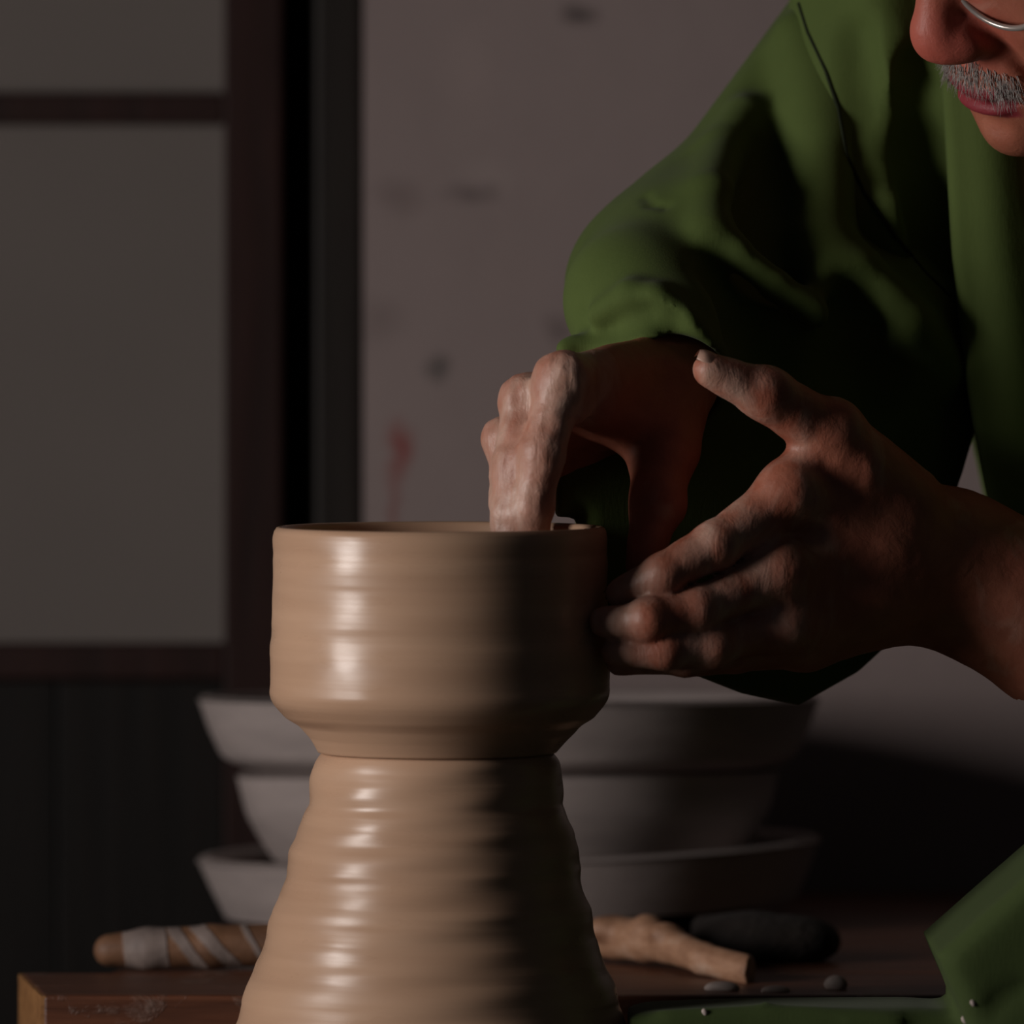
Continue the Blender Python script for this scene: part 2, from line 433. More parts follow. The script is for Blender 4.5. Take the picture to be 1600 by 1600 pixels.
# ------------------------------------------------------------------ thrown clay pot on its hump
CUPL = [(829.7, 258), (840, 260.5), (882, 262), (915, 262.5), (949, 263), (985, 262.8), (1003, 263.5), (1021, 265), (1045, 264.5), (1067, 265), (1082, 266.5), (1090, 265), (1098, 261), (1109, 253), (1121, 243), (1133.5, 221), (1144, 212), (1154, 202), (1166, 192), (1177, 184)]
HUMP = [(1177, 182.5), (1183, 187), (1190, 191), (1205, 194), (1215, 195), (1235, 198), (1256, 200), (1275, 208), (1292, 214), (1308, 217), (1323, 224), (1344, 228), (1365, 231), (1390, 236), (1405, 241), (1420, 248), (1437, 252), (1451, 253), (1470, 261), (1492, 268), (1515, 277), (1538, 287), (1556, 291), (1569, 294), (1585, 301), (1600, 307), (1640, 325), (1680, 345)]
def densify(tab, step=3.0, amp=0.7, ph=0.0):
    ys = A([a for a, b in tab]); rs = A([b for a, b in tab], float)
    yy = np.arange(ys[0], ys[-1]+0.01, step)
    r = np.interp(yy, ys, rs)
    k = A([.25, .5, .25]); rp = np.pad(r, 1, mode='edge'); r2 = np.convolve(rp, k, 'valid')
    r2[0] = r[0]; r2[-1] = r[-1]
    rng = np.random.RandomState(int(ph*10)+5)
    kn = np.cumsum(rng.uniform(7, 26, 80))+ys[0]; kv = rng.uniform(-1, 1, 80)
    rip = amp*np.interp(yy, kn, kv); rip = np.convolve(np.pad(rip, 1, mode='edge'), [.25, .5, .25], 'valid')
    return list(zip(yy, r2+rip))
POTC = 688
def zrow(py): return CAM_Z-(py-HOR)*PX
def potcx(z):
    py = HOR+(CAM_Z-z)/PX
    return (np.interp(py, [830, 1150, 1180, 1300, 1456, 1640], [688, 687, 683, 680, 673, 673])-800)*PX
pot = empty('clay_pot', (0, 0, zrow(1680))); tag(pot, 'wet brown clay pot on its flaring hump, held by two hands', 'pot')
cup = densify(CUPL)
prof = [(r*PX, zrow(y)) for y, r in cup[::-1]]              # bottom to rim, outside
prof += [(255*PX, zrow(824)), (251*PX, zrow(822.5)), (246*PX, zrow(824)), (243.5*PX, zrow(829)), (244*PX, zrow(860)), (246*PX, zrow(950)), (246*PX, zrow(1060)), (236*PX, zrow(1095)), (205*PX, zrow(1110)), (120*PX, zrow(1116)), (4*PX, zrow(1116))]
wobf = lambda a, z, r: PX*(0.9*math.sin(a*2+z*90)+0.5*math.sin(a*3-z*210))
link('cup', lathe_mesh('cup', prof, 160, potcx, wobf), m_clay, pot)
hp = densify(HUMP, 3.0, 1.1, 2.0)
hprof = [(4*PX, zrow(1680))]+[(r*PX, zrow(y)) for y, r in hp[::-1]]+[(150*PX, zrow(1172)), (4*PX, zrow(1170))]
hw = lambda a, z, r: (PX*(1.6*math.sin(a*2+z*160)+0.9*math.sin(a*5-z*310)) if r > .01 else 0)
link('hump', lathe_mesh('hump', hprof, 160, potcx, hw), m_clay, pot)
# wheel under the clay
m_metal = M('worn_wheel_metal', 0.45); m_metal.b.inputs['Metallic'].default_value = 0.8; m_metal.col(m_metal.ramp(m_metal.noise(30), [(0.3, srgb(90, 86, 82)), (0.7, srgb(120, 114, 108))]))
wh = empty('potters_wheel', (potcx(.5), 0, 0)); tag(wh, 'round throwing wheel under the clay hump', 'wheel')
zt = zrow(1680)
wx = potcx(.5)
for nm, pr in (('wheel_head', [(.002, zt-.03), (.14, zt-.03), (.143, zt-.027), (.143, zt-.003), (.14, zt), (.002, zt)]),
               ('wheel_shaft', [(.002, .12), (.03, .12), (.03, zt-.03), (.002, zt-.03)]),
               ('wheel_base', [(.002, 0), (.165, 0), (.17, .005), (.17, .11), (.16, .12), (.002, .12)])):
    link(nm, lathe_mesh(nm, pr, 64, lambda z: wx), m_metal.m, wh)

# ------------------------------------------------------------------ stacked bowls
def bowl(cx_px, y, rows, label, tilt=(0, 0), lift=0.0):
    """rows: outside profile (photo row, radius px), rim first"""
    s = PX*(CAM_D+y)/CAM_D
    c = P(cx_px, rows[-1][0], y); z0 = c[2]
    yy = A([a for a, b in rows], float); rr = A([b for a, b in rows], float)
    ys = np.linspace(yy[0], yy[-1], 40); rs = np.interp(ys, yy, rr)
    rs = np.convolve(np.pad(rs, 2, mode='edge'), np.ones(5)/5, 'valid'); rs[0] = rr[0]; rs[-1] = rr[-1]
    out = [(r*s, (yy[-1]-q)*s) for q, r in zip(ys, rs)][::-1]
    top = out[-1][1]
    inn = [(max(r-0.012, .004), z+0.012 if z < top*.25 else z) for r, z in out[::-1]]
    pr = [(.003, 0)]+out[:-1]+[(out[-1][0], top-.003), (out[-1][0]-.003, top), (out[-1][0]-.009, top)]+[(r, min(z, top-.003)) for r, z in inn[1:]]+[(.003, 0.012)]
    me = lathe_mesh('bowl', pr, 96)
    o = link('bowl', me, m_bisque); o.location = c+A((0, 0, lift)); o.rotation_euler = (tilt[0], tilt[1], 0)
    tag(o, label, 'bowl', 'stacked bowls behind the pot'); return o
BY = 0.68
bowl(795, BY, [(1087, 487), (1139, 469), (1187, 446), (1196, 422), (1204, 388), (1250, 330), (1270, 250)], 'grey unglazed bowl, topmost in the stack behind the pot', tilt=(-.034, 0))
bowl(795, BY, [(1203, 425), (1225, 420), (1270, 409), (1304, 390), (1339, 368), (1375, 330), (1396, 250)], 'grey unglazed bowl in the middle of the stack', tilt=(-.050, -.010))
bowl(798, BY, [(1338, 488), (1360, 479), (1397, 463), (1433, 446)], 'grey unglazed bowl, lowest and widest of the stack', tilt=(-.022, -.034), lift=.0065)

# ------------------------------------------------------------------ tools on the bench
def tool_mat():
    m = M('stick_smeared_with_clay', 0.6)
    base = m.ramp(m.noise(40, 5, .6, m.coord((.6, 2, 3))), [(0.3, srgb(92, 62, 44)), (0.7, srgb(132, 94, 68))])
    k = m.math('MULTIPLY', m.math('SUBTRACT', m.math('ADD', m.attr('clay'), m.math('MULTIPLY', m.noise(70, 5, .7), .9)), 0.80), 4.0, True)
    m.col(m.mix(k, base, m.ramp(m.noise(60), [(.3, srgb(118, 104, 99)), (.7, srgb(150, 134, 127))])))
    m.bump(m.math('ADD', k, m.noise(80, 4)), .001); return m.m
ops = chain([P(172, 1485, .315), P(230, 1482, .315), P(330, 1479, .315), P(470, 1474, .315)], [.0096, .0118, .0124, .0122], .004)
me = sdf_mesh('wooden_stick', ops, P(130, 1530, .28), P(490, 1430, .35), .0016)
v = vco(me); sx_ = PX*(CAM_D+.315)/CAM_D
qx = 800+v[:, 0]/sx_; qy = HOR+(CAM_Z-v[:, 2])/sx_
cl = np.zeros(len(v))
for x0, x1, sl in ((194, 264, .12), (282, 306, .75), (326, 356, .95), (396, 408, .6)):
    c0 = qx-(qy-1480)*sl
    cl = np.maximum(cl, np.clip(np.minimum(c0-x0, x1-c0)/8+.5, 0, 1))
vattr(me, 'clay', cl*.85)
o = link('wooden_stick', me, tool_mat()); tag(o, 'rounded wooden stick smeared with pale clay bands, left of the pot', 'stick')

m_chip = M('pale_broken_wood', 0.6); m_chip.col(m_chip.ramp(m_chip.noise(22, 5, .6, m_chip.coord((1, 2, 4))), [(0.3, srgb(128, 88, 64)), (0.55, srgb(172, 130, 102)), (0.8, srgb(198, 168, 148))])); m_chip.bump(m_chip.noise(60, 4), .0015)
ops = chain([P(900, 1468, .38), P(965, 1466, .36), P(1010, 1468, .335), P(1045, 1476, .31), P(1100, 1498, .27), P(1190, 1522, .225)], [.0105, .0120, .0128, .0105, .0088, .0094], .004)
ops += [(ell(P(1012, 1450, .33), (.009, .010, .008)), 'u', .004), (ell(P(950, 1452, .355), (.014, .010, .008)), 'u', .004), (ell(P(1040, 1462, .305), (.010, .008, .008)), 'u', .003)]
ops += [(rbox(P(1192, 1520, .225), (.0085, .05, .05), .001, np.array(Matrix.Rotation(-.30, 3, 'Z'))), 's', .001), (cone(P(1032, 1448, .29), P(1062, 1478, .27), .004, .003), 's', .004), (cone(P(985, 1440, .30), P(990, 1470, .31), .003, .002), 's', .004)]
me = sdf_mesh('broken_stick', ops, P(880, 1560, .2)-A((0, .02, 0)), P(1230, 1400, .42)+A((0, .03, 0)), .0016)
o = link('broken_stick', me, m_chip.m); tag(o, 'pale gnarled stick with a cut end, right of the pot', 'stick')

m_dark = M('dark_damp_sponge', 0.9); m_dark.col(m_dark.ramp(m_dark.noise(40), [(0.3, srgb(22, 17, 15)), (0.7, srgb(38, 29, 24))])); m_dark.bump(m_dark.noise(120, 4), .002)
ops = [(ell(P(1190, 1466, .37), (.043, .03, .0145)), 'u', 0), (ell(P(1255, 1472, .37), (.022, .024, .0125)), 'u', .008), (cone(P(1100, 1450, .40), P(1180, 1460, .38), .008, .012), 'u', .01)]
me = sdf_mesh('dark_sponge', ops, P(1060, 1530, .32), P(1330, 1400, .42), .002)
o = link('dark_sponge', me, m_dark.m); tag(o, 'dark brown lump lying behind the cut end of the pale stick', 'lump')

m_crumb = M('pale_clay_crumb', 0.6); m_crumb.col(m_crumb.ramp(m_crumb.noise(60), [(0.3, srgb(176, 160, 154)), (0.7, srgb(200, 184, 176))]))
def crumb(px, py, y, r, label):
    c = P(px, py, y); c[2] = ZT+r[2]*.75
    ops = [(ell(c, r), 'u', 0), (ell(c+A((r[0]*.5, -.001, -.001)), A(r)*.7), 'u', .003), (ell(c+A((-r[0]*.6, .001, -.001)), A(r)*.6), 'u', .003)]
    o = link('clay_crumb', sdf_mesh('clay_crumb', ops, c-A(r)*2.2, c+A(r)*2.2, .0009), m_crumb.m)
    tag(o, label, 'clay', 'clay crumbs on the bench')
crumb(1306, 1548, .19, (.0055, .005, .0045), 'small pale clay crumb nearest the green trousers')
crumb(1128, 1550, .18, (.0085, .005, .003), 'flat pale clay crumb below the cut end of the stick')
crumb(1212, 1553, .17, (.007, .004, .002), 'thin pale clay smear between the two other crumbs')

# ------------------------------------------------------------------ the person
person = empty('person', (P(1900, 1500, .2)[0], .2, 0))
tag(person, 'person in a green jacket leaning over the pot, shaping it with both hands', 'person')

# --- head frame: f forward, u up, s towards the person's left (metres)
PIT, YAW, ROL = math.radians(31), math.radians(30), math.radians(19)
cp, sp, cy, sy = math.cos(PIT), math.sin(PIT), math.cos(YAW), math.sin(YAW)
hf = A((-cp*cy, -cp*sy, -sp)); hu = A((-sp*cy, -sp*sy, cp)); hs = A((sy, -cy, 0))
hu, hs = hu*math.cos(ROL)+hs*math.sin(ROL), hs*math.cos(ROL)-hu*math.sin(ROL)
RH = np.stack([hf, hs, hu], 1)                       # columns: local axes
HSC = 1.10
NT = P(1466, 58, .02)
HC = NT-RH@A((.110, 0, -.020))*HSC
def H(f, s, u): return HC+RH@A((f, s, u))*HSC
def hell(f, s, u, rf, rs, ru): return ell(H(f, s, u), (rf*HSC, rs*HSC, ru*HSC), RH)
head = [(hell(-.005, 0, .045, .098, .074, .088), 'u', 0), (hell(.040, 0, -.005, .058, .062, .075), 'u', .03), (hell(.035, 0, -.055, .052, .050, .045), 'u', .03)]
head += [(hell(.074, 0, -.093, .021, .020, .017), 'u', .022), (hell(.055, .0, -.07, .038, .040, .030), 'u', .02)]           # chin, jaw
head += [(cone(H(.094, 0, .024), H(.110, 0, -.012), .0105, .0118), 'u', .012), (hell(.110, 0, -.020, .0130, .0140, .0135), 'u', .008)]   # nose bridge, tip
for q in (1, -1):
    head += [(hell(.104, q*.008, -.024, .0125, .009, .0105), 'u', .006), (hell(.094, q*.0135, -.0250, .0150, .0085, .0105), 'u', .008)]                    # alar wings
    head += [(hell(.060, q*.040, -.022, .020, .020, .022), 'u', .018), (hell(.078, q*.028, .038, .012, .022, .009), 'u', .012)]
    head += [(hell(.076, q*.032, .016, .011, .012, .011), 's', .008), (hell(.068, q*.031, .016, .0125, .0135, .0120), 'u', .002)]
    head += [(cone(H(.072, q*.028, .006), H(.070, q*.044, .012), .004, .003), 'u', .004)]
    head += [(hell(-.010, q*.076, .0, .018, .006, .030), 'u', .006), (hell(-.006, q*.083, .002, .009, .004, .018), 's', .004)]
head += [(hell(.078, 0, -.052, .0215, .026, .019), 'u', .012)]                                   # muzzle under the nose
head += [(hell(.0945, 0, -.0575, .0085, .021, .0058), 'u', .004), (hell(.0925, 0, -.0690, .0095, .019, .0066), 'u', .003)]  # lips
head += [(cone(H(.104, -.016, -.0632), H(.104, .016, -.0632), .0014, .0014), 's', .0015), (cone(H(.096, .014, -.0632), H(.083, .027, -.066), .0018, .0018), 's', .003), (cone(H(.096, -.014, -.0632), H(.083, -.027, -.066), .0018, .0018), 's', .003)]
head += [(cone(H(.100, -.010, -.081), H(.100, .010, -.081), .006, .006), 's', .008)]
for q in (1, -1):
    head += [(hell(.099, q*.0075, -.0355, .0060, .0038, .003), 's', .002)]                      # nostrils
    head += [(cone(H(.098, q*.021, -.016), H(.082, q*.031, -.050), .0035, .002), 's', .008)]     # nasolabial fold

NB = P(1790, 60, .21)                                # neck base
body = list(head)
body += [(cone(H(-.035, 0, -.03), NB, .056, .064), 'u', .03)]
SHR, ELR, WRR = P(1430, 70, .30), P(1000, 440, .235), P(1052, 582, .068)
SHL, ELL, WRL = P(1985, 190, .06), P(2130, 1200, .10), P(1478, 872, .060)
CH = P(1830, 420, .24)
body += [(cone(NB, CH, .075, .13), 'u', .05), (cone(NB, SHR, .055, .05), 'u', .04), (cone(NB, SHL, .055, .05), 'u', .04)]
body += [(cone(SHR, ELR, .048, .038), 'u', .03), (cone(SHL, ELL, .050, .040), 'u', .03)]
body += [(cone(ELR, WRR+(ELR-WRR)*.3, .038, .032), 'u', .015), (cone(WRR+(ELR-WRR)*.3, WRR, .032, .026), 'u', .012)]
body += [(cone(ELL, WRL+(ELL-WRL)*.35, .050, .051), 'u', .015), (cone(WRL+(ELL-WRL)*.38, WRL, .051, .036), 'u', .015)]

body += [(cone(P(1440, 932, .052), P(1800, 1076, .078), .020, .032), 'u', .02)]
# --- the person's right hand, fingers bent down into the pot
ix = [P(876, 600, -.030), P(848, 705, -.040), P(834, 790, -.038), P(828, 872, -.034)]
mi = [P(822, 628, -.008), P(804, 725, -.026), P(799, 805, -.031), P(796, 890, -.032)]
ri = [P(795, 690, .014), P(798, 778, .0), P(800, 850, -.006), P(806, 905, -.006)]
li = [P(808, 735, .038), P(834, 800, .046), P(838, 850, .046), P(836, 890, .042)]
fr = [(grp(chain(ix, [.0132, .0120, .0112, .0092], .004)), 'u', 0),
      (grp(chain(mi, [.0128, .0118, .0110, .0092], .004)), 'u', .007),
      (grp(chain(ri, [.0122, .0108, .0100, .0085], .004)), 'u', .006),
      (grp(chain(li, [.0100, .0086, .0080, .0068], .003)), 'u', .0012)]
thR = [P(1046, 618, .050), P(1036, 705, .026), P(1028, 785, .008), P(1006, 885, -.006)]
palmR = [(cone(WRR, ix[0], .022, .0150), 'u', 0), (cone(WRR+A((0, .012, -.004)), mi[0], .022, .012), 'u', .010), (cone(WRR+A((0, .022, -.012)), ri[0], .021, .0115), 'u', .010), (cone(WRR+A((.0, .030, -.022)), li[0], .020, .0110), 'u', .010)]
palmR += [(ell(P(960, 640, .040), (.032, .030, .020)), 'u', .012)]
palmR += [(ell(P(903, 632, -.026), (.0065, .009, .011)), 'u', .008), (ell(P(866, 574, -.030), (.009, .009, .006)), 'u', .006)]
palmR += [(ell(ix[0]+A((.002, -.004, .004)), (.0138, .0138, .0128)), 'u', .007), (ell(mi[0]+A((-.002, -.004, .003)), (.0125, .0130, .0122)), 'u', .006), (ell(ri[0]+A((-.002, -.002, .002)), (.0120, .0120, .0115)), 'u', .006)]
thumbR = chain(thR, [.0235, .0185, .0140, .0100], .008)+[(ell(thR[2], (.0142, .0145, .0145)), 'u', .005)]
web = [(cone(P(925, 625, .000), P(1005, 655, .034), .0135, .018), 'u', .012)]
handR = grp(palmR+[(grp(fr), 'u', .006)]+[(grp(thumbR), 'u', .012)]+web)
# tendons on the back of the hand
tend = [(cone(WRR+A((0, -.006, .020)), ix[0]+A((.004, -.003, .009)), .003, .0035), 'u', .006), (cone(WRR+A((0, .004, .020)), mi[0]+A((.003, .0, .010)), .003, .0035), 'u', .006)]
# --- the person's left hand steadying the outside of the pot
thL = [P(1400, 790, .034), P(1296, 678, .006), P(1196, 615, -.016), P(1110, 578, -.028)]
ixL = [P(1232, 772, -.006), P(1118, 852, -.030), P(1034, 899, -.040), P(970, 927, -.034)]
miL = [P(1215, 895, -.012), P(1090, 953, -.038), P(1012, 970, -.048), P(946, 972, -.045)]
riL = [P(1222, 975, -.008), P(1112, 1008, -.034), P(1040, 1016, -.044), P(960, 1018, -.041)]
liL = [P(1255, 1005, .012), P(1150, 1024, -.016), P(1070, 1031, -.030), P(967, 1034, -.032)]
flL = [(grp(chain(ixL, [.0145, .0128, .0112, .0088], .004)+[(ell(ixL[1], (.0135, .0135, .0130)), 'u', .004), (ell(ixL[2], (.0118, .012, .0112)), 'u', .004)]), 'u', 0),
       (grp(chain(miL, [.0140, .0124, .0112, .0088], .004)+[(ell(miL[1], (.0130, .0135, .0128)), 'u', .004), (ell(miL[2]+A((0, -.002, .001)), (.0120, .0122, .0118)), 'u', .004)]), 'u', .0012),
       (grp(chain(riL, [.0130, .0112, .0102, .0082], .004)+[(ell(riL[1], (.0118, .012, .0116)), 'u', .004)]), 'u', .0012),
       (grp(chain(liL, [.0125, .0098, .0088, .0072], .004)), 'u', .0012)]
palmL = [(cone(WRL, ixL[0], .034, .0165), 'u', 0), (cone(WRL, miL[0], .034, .0165), 'u', .014), (cone(WRL+A((-.008, 0, -.008)), riL[0], .033, .0160), 'u', .014), (cone(WRL+A((-.014, .004, -.010)), liL[0], .032, .0150), 'u', .014)]
palmL += [(ell(P(1330, 860, .024), (.047, .022, .046)), 'u', .016)]
palmL += [(ell(ixL[0]+A((.003, -.004, .002)), (.0150, .0140, .0145)), 'u', .010), (ell(miL[0]+A((.002, -.003, .001)), (.0150, .0148, .0145)), 'u', .010), (ell(riL[0]+A((.002, -.002, 0)), (.0135, .0140, .0135)), 'u', .010)]
thumbL = chain(thL, [.026, .0180, .0136, .0098], .008)+[(ell(thL[2], (.0142, .0138, .0136)), 'u', .005), (ell(thL[1], (.0185, .018, .018)), 'u', .006)]
webL = [(cone(P(1262, 735, .004), P(1330, 740, .014), .013, .022), 'u', .012)]
handL = grp(palmL+[(grp(flL), 'u', .011), (grp(thumbL), 'u', .012)]+webL)
tendL = [(cone(WRL+A((-.01, -.030, .004)), m0+A((.006, -.010, .003)), .0028, .0032), 'u', .007) for m0 in (ixL[0], miL[0], riL[0])]
body += [(handR, 'u', .010)]+tend+[(handL, 'u', .014)]+tendL
# nails: thumb of the left hand and fingertips
nailT = P(1098, 560, -.072)
# crease lines over the joints and at the wrist
def crease(c, d, r=.0006):
    return (cone(c-d, c+d, r, r), 's', .0022)
# skin relief: veins and loose folds
def relief(p, d):
    x, y, z = p[..., 0], p[..., 1], p[..., 2]
    nn = np.sin(x*310+2*np.sin(z*140))*np.sin(z*290+1.7*np.sin(y*180))*np.sin(y*330+x*90)
    nn2 = np.sin(x*130+z*70)*np.sin(z*120-y*90+1.0)
    far = np.clip((1.02-z)/.04, 0, 1)
    wr = np.sin(x*900+3*np.sin(z*60)+2*np.sin(y*200))*(.5+.5*np.sin(z*150+x*200))
    hand = np.clip((P(935, 0, 0)[0]-x)/.01, 0, 1)
    return d+far*(.0006*nn*(.4+.6*hand)+.0006*nn2+.00035*wr*hand)
body.append((relief, 'f', 0))
lo = A((P(720, 0, 0)[0], -.27, P(0, 1120, -.1)[2])); hi = A((P(2330, 0, 0)[0], .46, H(0, 0, .14)[2]+.06))
bme = sdf_mesh('body', body, lo, hi, .0019)
V = vco(bme)
hd = np.minimum(handR(V), handL(V))
L = (V-HC)@RH/HSC
lip = np.exp(-(np.maximum(np.abs(L[:, 2]+.0640)-.0090, 0)/.0012)**2)*(L[:, 0] > .076)*np.exp(-(np.maximum(np.abs(L[:, 1])-.021, 0)/.003)**2)
lip *= (np.abs(L[:, 1]) < .03)
rosy = np.exp(-(((L[:, 0]-.105)/.03)**2+((L[:, 1])/.03)**2+((L[:, 2]+.020)/.026)**2))
near_hand = np.exp(-(np.maximum(hd, 0)/.012)**2)
allt = np.concatenate([A(ix), A(mi), A(ri), A(ixL[1:]), A(miL[1:]), A(riL[2:]), A(thL[3:]), A([P(860, 570, -.03), P(790, 600, 0), P(770, 660, .01)])])
dt = np.min(np.linalg.norm(V[:, None, :]-allt[None], axis=2), axis=1) if len(V) < 400000 else np.concatenate([np.min(np.linalg.norm(V[i:i+100000, None, :]-allt[None], axis=2), axis=1) for i in range(0, len(V), 100000)])
rightside = (V[:, 0] < P(930, 0, 0)[0])
leftupper = np.exp(-(np.maximum(np.min(np.stack([np.linalg.norm(V-q, axis=1) for q in (thL[1], thL[2], ixL[0], miL[0])]), 0)-.015, 0)/.02)**2)*.15
clay = near_hand*(0.01+leftupper+np.where(rightside, .34, .24)*np.exp(-(np.maximum(dt-.012, 0)/.022)**2))
wristc = np.exp(-((V[:, 0]-P(1480, 0, -.1)[0])/.012)**2)*(V[:, 1] < -.03)*.06
vattr(bme, 'lip', lip); vattr(bme, 'rosy', rosy); vattr(bme, 'clay', clay+wristc)
link('body', bme, m_skin, person)

# finger nails
m_nail = M('nail', 0.35); m_nail.col(m_nail.mix(m_nail.noise(80), srgb(196, 160, 142), srgb(180, 138, 120)))
def nail(c, ax, up, ln, wd):
    ax = ax/np.linalg.norm(ax); up = up-ax*(up@ax); up /= np.linalg.norm(up); sd = np.cross(ax, up)
    v = []; f = []; n1, n2 = 9, 9
    for k in range(2):
        for i in range(n1):
            for j in range(n2):
                t = i/(n1-1)*2-1; w = j/(n2-1)*2-1
                ww = wd*math.sqrt(max(1-abs(t)**3.5, .12))
                v.append(c+ax*ln*t+sd*ww*w+up*(-.0042*w*w*(wd/.006)-.0015*t*t-(.0009 if k else 0)))
    g = lambda k, i, j: k*n1*n2+i*n2+j
    for i in range(n1-1):
        for j in range(n2-1):
            f.append((g(0, i, j), g(0, i, j+1), g(0, i+1, j+1), g(0, i+1, j))); f.append((g(1, i, j), g(1, i+1, j), g(1, i+1, j+1), g(1, i, j+1)))
    for i in range(n1-1):
        f.append((g(0, i, 0), g(0, i+1, 0), g(1, i+1, 0), g(1, i, 0))); f.append((g(0, i, n2-1), g(1, i, n2-1), g(1, i+1, n2-1), g(0, i+1, n2-1)))
    return link('fingernail', mesh_from('fingernail', v, f), m_nail.m, person)
nail(thL[3]+A((.001, -.003, .0098)), thL[3]-thL[2], A((.1, -.3, 1)), .0072, .0066)

# moustache
m_hair = M('grey_whiskers', 0.45); m_hair.col(m_hair.ramp(m_hair.noise(300, 2), [(0.3, srgb(120, 112, 108)), (0.7, srgb(190, 182, 176))]))
def strands(n, place, length, rad):
    v = []; f = []
    for _ in range(n):
        r0, dr0 = place()
        if r0 is None: continue
        dr0 = dr0/np.linalg.norm(dr0); ln = length*random.uniform(.6, 1.25)
        a = np.cross(dr0, A((.3, .5, .8))); a /= np.linalg.norm(a); b = np.cross(dr0, a)
        bend = (a*random.uniform(-1, 1)+b*random.uniform(-1, 1))*.25*ln-hu*.25*ln
        base = len(v)
        for k in range(4):
            t = k/3; c = r0+dr0*ln*t+bend*t*t; rr = rad*(1-.75*t)
            for q in range(3):
                an = q*2.094; v.append(c+a*rr*math.cos(an)+b*rr*math.sin(an))
        for k in range(3):
            for q in range(3):
                q2 = (q+1) % 3; f.append((base+k*3+q, base+k*3+q2, base+k*3+3+q2, base+k*3+3+q))
    return v, f
def project(p, n=8):
    for _ in range(n):
        d = ev(head, p[None])[0]
        if abs(d) < 2e-4: break
        g = A([ev(head, (p+e)[None])[0]-d for e in np.eye(3)*5e-4]); g /= np.linalg.norm(g)+1e-9
        p = p-g*d
    return p
def must():
    s = random.uniform(-.031, .031); t = random.random()
    u = -.0365-t*.0145-abs(s)*.34
    p = project(H(.103-abs(s)*.35, s, u))
    return p, hf*random.uniform(.2, .6)-hu*random.uniform(.5, 1.2)+hs*(s*18+random.uniform(-.3, .3))
v, f = strands(470, must, .0085, .00023)
tag(link('moustache', mesh_from('moustache', v, f), m_hair.m, person), 'short grey moustache')
# cropped hair cap
cap = [(hell(-.010, 0, .050, .099, .078, .090), 'u', 0), (rbox(H(.085, 0, -.02), (.10, .12, .10), .01, RH), 's', .02), (rbox(H(-.0, 0, -.085), (.15, .12, .06), .01, RH), 's', .02)]
tag(link('hair', sdf_mesh('hair', cap, H(0, 0, .04)-.15, H(0, 0, .04)+.15, .004), m_hair.m, person), 'short grey hair')

# --- spectacles
gl = empty('eyeglasses', tuple(H(.09, 0, .015))); tag(gl, 'eyeglasses with thin pale rims on the face at top right', 'glasses')
m_rim = M('pale_rim', 0.25); m_rim.col(m_rim.mix(m_rim.noise(40), srgb(190, 180, 172), srgb(160, 150, 144))); m_rim.b.inputs['Metallic'].default_value = 0.5
m_lens = M('lens', 0.05); m_lens.b.inputs['Transmission Weight'].default_value = 1.0; m_lens.b.inputs['IOR'].default_value = 1.1; m_lens.b.inputs['Alpha'].default_value = 0.25; m_lens.col((.95, .95, .95, 1))
def tube(name, pts, r, closed, mat, parent, seg=8):
    pts = [A(p) for p in pts]; n = len(pts); v = []; f = []
    for i in range(n):
        t = pts[(i+1) % n]-pts[i-1] if closed else pts[min(i+1, n-1)]-pts[max(i-1, 0)]
        t = t/np.linalg.norm(t); a = np.cross(t, A((.2, .4, .9))); a /= np.linalg.norm(a); b = np.cross(t, a)
        for q in range(seg): v.append(pts[i]+r*(a*math.cos(q*2*math.pi/seg)+b*math.sin(q*2*math.pi/seg)))
    for i in range(n if closed else n-1):
        for q in range(seg):
            q2 = (q+1) % seg; j = (i+1) % n
            f.append((i*seg+q, i*seg+q2, j*seg+q2, j*seg+q))
    return link(name, mesh_from(name, v, f), mat, parent)
for q in (1, -1):
    pts = [H(.101-.012*abs(math.cos(a)*.024+.034-.0)/.058, q*(.036+.026*math.cos(a)), .010+.0215*math.sin(a)*(1.05 if math.sin(a) < 0 else .9)) for a in np.linspace(0, 2*math.pi, 40, endpoint=False)]
    tube('rim', pts, .0018, True, m_rim.m, gl)
    c = sum(pts)/len(pts); v = [c+hf*.0008]+pts
    link('lens', mesh_from('lens', v, [(0, 1+i, 1+(i+1) % len(pts)) for i in range(len(pts))]), m_lens.m, gl)
    tube('temple', [H(.088, q*.062, .016), H(.05, q*.078, .016), H(-.01, q*.0835, .022), H(-.03, q*.082, .012)], .0014, False, m_rim.m, gl)
tube('bridge', [H(.101, -.011, .012), H(.104, 0, .016), H(.101, .011, .012)], .0013, False, m_rim.m, gl)

